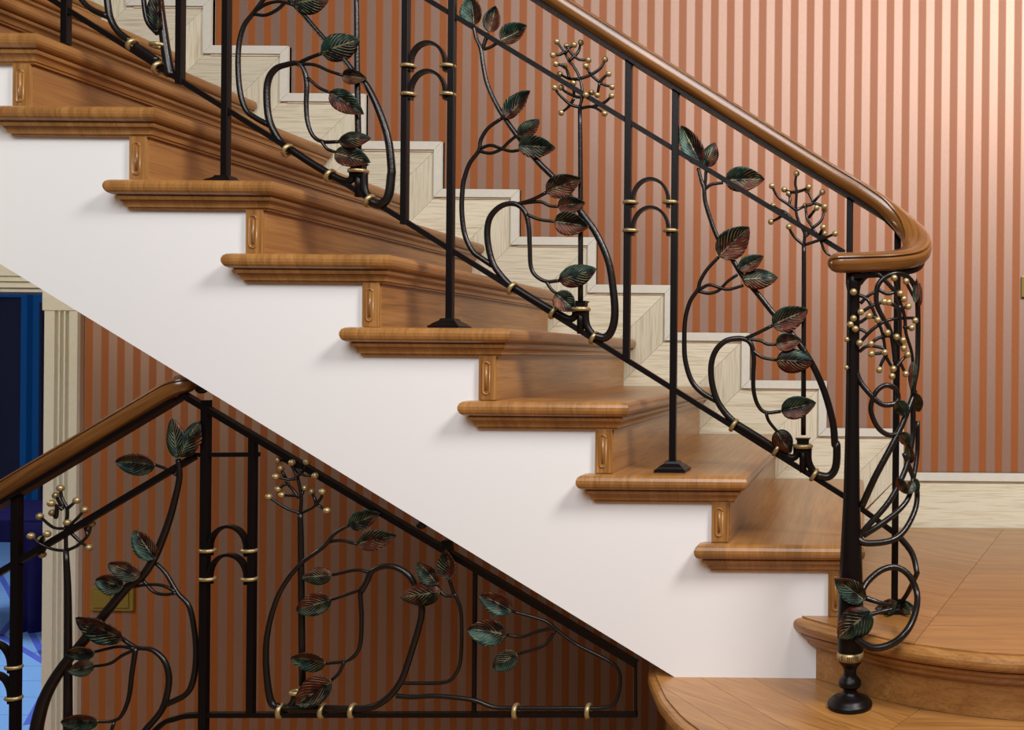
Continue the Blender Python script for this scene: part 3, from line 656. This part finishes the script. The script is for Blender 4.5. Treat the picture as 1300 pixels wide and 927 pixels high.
for i, a in enumerate((-100, -92, -84, -74, -64, -56, -128)):   # worn engraved strokes on the ring
    a = math.radians(a); c = Vector((NX+.0278*math.cos(a), NY+.0278*math.sin(a), zr))
    V, Fc = [], []; addtube(V, Fc, [c-Vector((0, 0, .005)), c+Vector((0, 0, .005))], .0007, .0007, 6); mesh('stroke', V, Fc, M_iron, npost)
CXc, RXc, RYc = .025, .106, .12
def cage(px, py, back=False):
    lo, hi = (-2.05, 0.0) if not back else (2.05, 0.0)
    def at(th): 
        y = -.06+RYc*math.sin(th); return CXc+RXc*math.cos(th), y
    def err(th):
        x, y = at(th); return P(px, py, y).x-x
    a, b = lo, hi; ea, eb = err(a), err(b)
    if ea*eb > 0: th = a if abs(ea) < abs(eb) else b
    else:
        for _ in range(40):
            m_ = (a+b)/2; em = err(m_)
            if ea*em <= 0: b = m_
            else: a, ea = m_, em
        th = (a+b)/2
    x, y = at(th); p = P(px, py, y); p.x = x; return p
n1, n2, n3 = G(1000, 330, 4.333), G(1000, 530, 4.333), G(1000, 713, 4.333)
def cstem(segs, name='vine_stem'):
    V, Fc = [], []
    for pts, w0, w1, back in segs: 
        p3 = [P(x, y, back[i]) if isinstance(back, list) else cage(x, y, back) for i, (x, y) in enumerate(pts)]
        addtube(V, Fc, smoothpath(p3, 5), w0/2/590, w1/2/590, 8)
    return mesh(name, V, Fc, M_vein, UR, True)
cv = cstem([(n1((395, 130), (420, 100), (455, 78), (490, 72), (560, 140), (600, 190)), 7, 5, False), (n1((500, 165), (550, 187), (605, 172)), 5, 4, False),
  (n1((590, 560), (578, 450), (560, 380), (525, 320), (492, 250), (488, 180), (505, 125), (555, 85), (610, 75), (660, 95), (700, 150), (715, 250), (716, 450), (710, 600), (690, 720))+n2((690, 10), (685, 120), (650, 280), (560, 460), (430, 610), (385, 668)), 6, 8, False)])
cv2 = cstem([(n1((360, 440), (365, 530), (390, 650), (450, 735), (520, 795), (590, 790), (608, 755), (590, 708), (540, 690), (490, 722), (460, 790), (462, 850), (500, 927))+n2((560, 98), (620, 85)), 7, 6.5, False),
  (n1((700, 720), (660, 830), (620, 927))+n2((560, 180), (480, 330), (405, 495)), 7, 9, False),
  (n2((385, 665), (430, 692), (560, 680), (640, 625), (700, 510), (712, 410), (690, 330), (640, 200)), 9, 6, False), (n2((415, 650), (510, 590), (610, 512), (665, 440), (690, 340), (712, 200), (715, 20)), 8, 6, False)])
cv3 = cstem([(n3((400, 180), (440, 110), (520, 45), (600, 33), (670, 80), (712, 180), (700, 290), (650, 390), (570, 455), (470, 475), (380, 430)), 8, 9, [-.19, -.17, -.15, -.14, -.14, -.15, -.19, -.222, -.226, -.222, -.20]),
  (n2((600, 640), (680, 740), (708, 840))+n3((705, 80), (650, 190), (600, 245)), 9, 6, True), (n3((425, 200), (500, 225), (575, 242)), 7, 5, False), (n3((450, 293), (520, 275), (580, 262)), 6, 5, False)])
def wl(parent, pts, wr, yoff=-.012):
    (bx, by), (tx, ty) = pts; b, t = cage(bx, by), cage(tx, ty); b.y += yoff; t.y += yoff
    leaf(parent, None, None, wr, p3=(b, t))
for pts, wr in ((n1((700, 240), (708, 105)), .3), (n1((720, 260), (725, 130)), .25), (n1((605, 770), (650, 860)), .75), (n1((690, 730), (728, 840)), .35), (n1((690, 560), (680, 720)), .3)): wl(cv, pts, wr)
for pts, wr in ((n2((620, 80), (665, 150)), .7), (n2((680, 250), (655, 130)), .4), (n2((690, 350), (655, 420)), .7), (n2((700, 330), (712, 420)), .4), (n2((600, 330), (660, 420)), .45)): wl(cv2, pts, wr)
for (b, t), wr in ((n3((425, 215), (258, 95)), .62), (n3((455, 275), (275, 415)), .78)):
    leaf(cv3, None, None, wr, p3=(P(b[0], b[1], NY-.036), P(t[0], t[1], NY-.036)))
for dx, dy in ((-.05, -.01), (.05, -.01), (-.02, -.05), (.03, -.05)):   # petals lying round the foot of the back baluster
    c = Vector((P(1137, 775).x, YR-.01, Tz(0)+.012)); t = c+Vector((dx, dy, -.004)); leaf(cv3, None, None, .45, p3=(c+Vector((0, 0, .012)), t))
tw = [[(385, 190), (440, 220), (480, 300), (520, 400), (538, 505)], [(400, 240), (440, 200), (490, 170)], [(405, 288), (470, 250), (530, 232)], [(345, 355), (395, 345), (447, 310)], [(447, 310), (480, 318), (495, 332)], [(395, 458), (470, 380), (560, 330), (690, 320), (700, 335)],
  [(372, 380), (405, 385), (440, 405)], [(395, 505), (440, 475), (520, 485), (533, 510)], [(457, 463), (490, 435), (540, 420), (598, 425)], [(533, 510), (500, 515), (460, 518)], [(545, 520), (520, 560), (503, 605)], [(533, 520), (555, 560), (580, 600)], [(600, 590), (625, 555), (658, 522)], [(615, 560), (630, 590), (648, 628)],
  [(580, 600), (573, 640)], [(600, 190), (640, 300), (650, 400), (680, 500), (690, 580)], [(615, 250), (618, 340), (620, 430), (633, 443)], [(640, 370), (680, 375)], [(598, 425), (637, 487)], [(555, 235), (620, 265), (662, 258)], [(585, 102), (600, 150), (618, 187)], [(618, 187), (637, 217)], [(640, 100), (650, 120), (690, 200)], [(520, 440), (548, 402)]]
be = [(402, 288), (447, 310), (395, 458), (457, 463), (460, 518), (533, 510), (503, 605), (530, 232), (555, 235), (585, 102), (650, 120), (618, 187), (637, 217), (662, 258), (700, 335), (680, 375), (598, 425), (633, 443), (637, 487), (658, 522), (580, 600), (573, 640), (648, 628), (495, 332), (548, 402)]
V, Fc = [], []
for t in tw: addtube(V, Fc, smoothpath([cage(x, y) for x, y in n1(*t)], 5), .0042, .0034, 6)
for (x, y) in ((362, 177), (362, 322), (345, 355), (372, 380), (325, 438), (323, 593)):
    px, py = n1((x, y))[0]; q = P(px, py, NY-.025); addtube(V, Fc, [q, Vector((NX, NY, q.z-.004))], .003, .003, 6)
cs = mesh('berry_spray', V, Fc, M_vein, UR, True)
for x, y in be: px, py = n1((x, y))[0]; q = cage(px, py); q.y -= .008; putberry(cs, q, .0072)
for (x, y, r) in ((362, 177, .0075), (362, 322, .007), (345, 355, .007), (372, 380, .007), (325, 438, .0055), (323, 593, .005)): px, py = n1((x, y))[0]; putberry(cs, P(px, py, NY-.025), r)
# ------------------------------------------------------------------ lower railing (descending flight and landing guard)
LR = empty('landing_railing', (P(258, 927).x, YR, -.17), 'dark iron guard with vines and berries under the white stair soffit', 'railing')
lp = [P(-160, 721.5), P(0, 626), P(100, 566.5), P(200, 507), P(226, 491.5, .052), P(236, 486, .062)]
h2 = sweep('handrail', smoothpath(lp, 5), HP, M_rail, LR, smooth=True, endround=(0, .022)); tag(h2, 'varnished oak handrail running down to the blue room')
sweep('core_rail', [undr(p, .028) for p in smoothpath(lp[:-1], 4)], square(.034, .012), M_iron, LR)
sweep('middle_rail', [P(-60, 762.7), P(247, 580)], square(.014, .014), M_iron, LR); sweep('cross_bar', [P(243, 577.5), P(329, 577)], square(.010, .010), M_iron, LR)
dg = [P(228, 498), P(808, 843)]
sweep('top_rail', dg, square(.020, .013), M_iron, LR)
sweep('end_bar', [P(807, 842), P(807, 907)], square(.006, .006), M_iron, LR, up=Vector((0, 1, 0)))
sweep('bottom_rail', smoothpath([P(150, 990), P(200, 925), P(225, 912), P(250, 908), P(330, 907.5), P(809, 907)], 5), square(.013, .011), M_iron, LR)
for px, a in ((260, 508), (21, 625)):
    x = P(px, 750).x; boxes('post', [(x-.0085, x+.0085, YR-.0085, YR+.0085, -.17 if px > 200 else -.17-RISE*2, P(px, a).z)], M_iron, LR, bevel=.0015)
bar(LR, 320, 552, 905, .0155, 'post'); bar(LR, 602.5, 724, 905, .009, 'post')
for y in (699, 735): arch(LR, 260, 320, y, y-31)
for y in (847, 886): arch(LR, -37, 21, y, y-31)
k1, k2, k3, k4, k5, k6 = G(0, 520), G(0, 695), G(200, 460), G(200, 695), G(450, 600), G(525, 695)
KNOB = BERRY.copy(); KNOB.materials.clear(); KNOB.materials.append(M_vein)
sweep('hanger', [P(570, 704), P(567, 685)], square(.014, .03), M_iron, LR, up=Vector((0, 1, 0)))
for (x, y, r) in ((256, 494, .011), (535, 667, .009)):
    c = P(x, y, YR); o = bpy.data.objects.new('knob', KNOB); COL.objects.link(o); o.parent = LR; o.matrix_parent_inverse = PINV[LR.name]; o.location = c; o.scale = (r*1.3, r, r)
# left vine
v = stem(LR, [(k1((905, 250), (912, 340), (890, 450), (860, 560), (820, 670), (780, 760), (720, 850), (650, 900))+k2((540, 330), (430, 470), (310, 620), (230, 760), (190, 900), (180, 1000)), 6, 15, .045), (k1((785, 280), (840, 300), (900, 335)), 4, 4)])
for b, t, wr in ((k1((905, 245)), k1((876, 45)), .5), (k1((915, 240)), k1((1010, 60)), .6), (k1((790, 285)), k1((582, 265)), .56), (k1((785, 765)), k1((676, 610)), .56)): leaf(v, b[0], t[0], wr)
v = stem(LR, [(k2((780, 70), (840, 130), (900, 230), (960, 300), (988, 430), (995, 560), (980, 680), (940, 750), (835, 802)), 4.5, 8, .055), (k2((720, 160), (780, 225), (840, 240), (895, 232)), 4, 4.5), (k2((635, 210), (750, 190), (830, 195), (890, 225)), 4, 4.5)])
for b, t, wr in ((k2((715, 155)), k2((550, 80)), .52), (k2((628, 205)), k2((484, 165)), .72)): leaf(v, b[0], t[0], wr)
v = stem(LR, [(k2((615, 460), (690, 508), (770, 520), (830, 570), (857, 650), (850, 740), (820, 830), (740, 927), (700, 990)), 5, 9, .052), (k2((690, 512), (670, 640), (655, 760), (620, 850), (575, 882), (495, 887)), 6, 4), (k2((580, 888), (562, 940)), 4, 4), (k2((480, 532), (600, 505), (685, 515)), 4, 4.5), (k2((480, 605), (560, 590), (620, 550), (690, 518)), 4, 4.5)])
for b, t, wr in ((k2((618, 470)), k2((373, 362)), .5), (k2((482, 535)), k2((330, 540)), .52), (k2((482, 600)), k2((350, 630)), .64), (k2((502, 885)), k2((305, 888)), .48)): leaf(v, b[0], t[0], wr)
spray(LR, k1, [(345, 1700), (345, 1000), (335, 718)], (10, 6),
  [[(335, 718), (270, 710), (200, 680), (157, 643)], [(215, 690), (208, 660), (239, 632)], [(230, 700), (215, 737)], [(335, 718), (395, 690), (445, 640), (465, 580)], [(345, 610), (400, 665), (451, 702)], [(335, 718), (335, 600), (342, 510), (315, 450), (307, 400)],
   [(340, 505), (390, 462)], [(320, 500), (300, 470), (285, 437)], [(320, 510), (290, 490), (260, 477)], [(290, 490), (285, 550), (267, 525)], [(342, 600), (385, 560), (429, 510)], [(335, 605), (270, 598), (202, 543)], [(335, 600), (342, 575)], [(445, 640), (430, 590)]],
  [(307, 400), (285, 437), (260, 477), (267, 525), (202, 543), (390, 462), (429, 510), (342, 575), (465, 580), (430, 590), (239, 632), (157, 643), (208, 660), (451, 702), (215, 737)], r=.0082)
# right panel
spray(LR, k3, [(735, 1640), (728, 927), (725, 768)], (8.5, 6),
  [[(725, 768), (650, 740), (565, 684)], [(725, 768), (790, 735), (830, 690), (837, 658)], [(800, 715), (860, 754)], [(805, 710), (784, 658)], [(725, 768), (730, 690), (715, 600), (690, 540), (648, 483)], [(700, 590), (740, 550), (758, 507)], [(683, 510), (735, 570), (800, 577)],
   [(712, 592), (660, 595), (600, 582)], [(652, 594), (626, 540)], [(672, 515), (640, 500), (611, 497)], [(722, 680), (680, 678), (630, 675)], [(718, 690), (690, 650), (655, 613)], [(655, 613), (612, 645)], [(728, 680), (748, 640)]],
  [(611, 497), (648, 483), (683, 510), (758, 507), (626, 540), (600, 582), (800, 577), (655, 613), (612, 645), (630, 675), (748, 640), (784, 658), (837, 658), (565, 684), (860, 754)], r=.0078)
v = stem(LR, [(k4((620, 812), (580, 790), (560, 700), (550, 550), (565, 400), (620, 230), (720, 90), (840, 0))+k3((900, 870), (968, 830)), 9, 4, .045), (k3((855, 915), (930, 905), (1018, 925)), 4.5, 4), (k4((620, 820), (660, 815), (690, 780), (700, 740)), 8, 8)])
for b, t, wr in ((k3((970, 830)), k3((1130, 765)), .58), (k3((1012, 922)), k3((1215, 880)), .5)): leaf(v, b[0], t[0], wr)
v = stem(LR, [(k4((640, 818), (850, 818), (1050, 818), (1150, 780), (1230, 690))+k6((-20, 560), (40, 350), (30, 250))+k5((325, 620), (290, 540), (230, 490), (160, 475), (90, 500), (65, 550), (35, 605)), 9, 7, .048), (k4((1080, 130), (1010, 115), (890, 140)), 4.5, 4), (k4((1045, 210), (960, 240), (885, 265)), 4.5, 4),
  (k4((1040, 200), (1030, 240), (1036, 350), (1030, 490), (1000, 550), (950, 578), (855, 590)), 6, 4.5), (k4((950, 580), (920, 640), (878, 680)), 4.5, 4)])
for b, t, wr in ((k4((882, 140)), k4((733, 155)), .6), (k4((886, 265)), k4((700, 320)), .6), (k4((857, 590)), k4((675, 560)), .6), (k4((882, 680)), k4((695, 800)), .66)): leaf(v, b[0], t[0], wr)
v = stem(LR, [(k6((-70, 688), (0, 690), (160, 685), (215, 640), (240, 560), (242, 340), (215, 250), (205, 235), (182, 165)), 5, 4.5), (k6((210, 247), (155, 242), (118, 195)), 4.5, 4)])
for b, t, wr in ((k6((122, 190)), k6((20, 72)), .6), (k6((185, 165)), k6((165, 10)), .72), (k6((135, 225)), k6((-65, 255)), .6)): leaf(v, b[0], t[0], wr)
v = stem(LR, [(k6((-85, 755), (0, 760), (100, 755), (230, 765), (320, 780), (400, 810), (500, 817), (780, 817), (960, 815), (1020, 790), (1045, 720), (1045, 640), (1010, 590), (930, 545), (830, 495), (740, 430), (680, 380), (610, 355), (500, 325)), 6.5, 4, .045), (k6((715, 408), (620, 430), (550, 455), (472, 445)), 4.5, 4), (k6((718, 425), (660, 500), (525, 542)), 4.5, 4)])
for b, t, wr in ((k6((500, 325)), k6((335, 240)), .6), (k6((475, 445)), k6((273, 415)), .66), (k6((525, 540)), k6((400, 620)), .72)): leaf(v, b[0], t[0], wr)
for x in (357, 410, 448, 655, 747): torus(LR, P(x, 903), Vector((1, 0, 0)), R=.0145, r=.0046)
torus(LR, P(376, 879), Vector((0, 0, 1)), R=.012, r=.004)
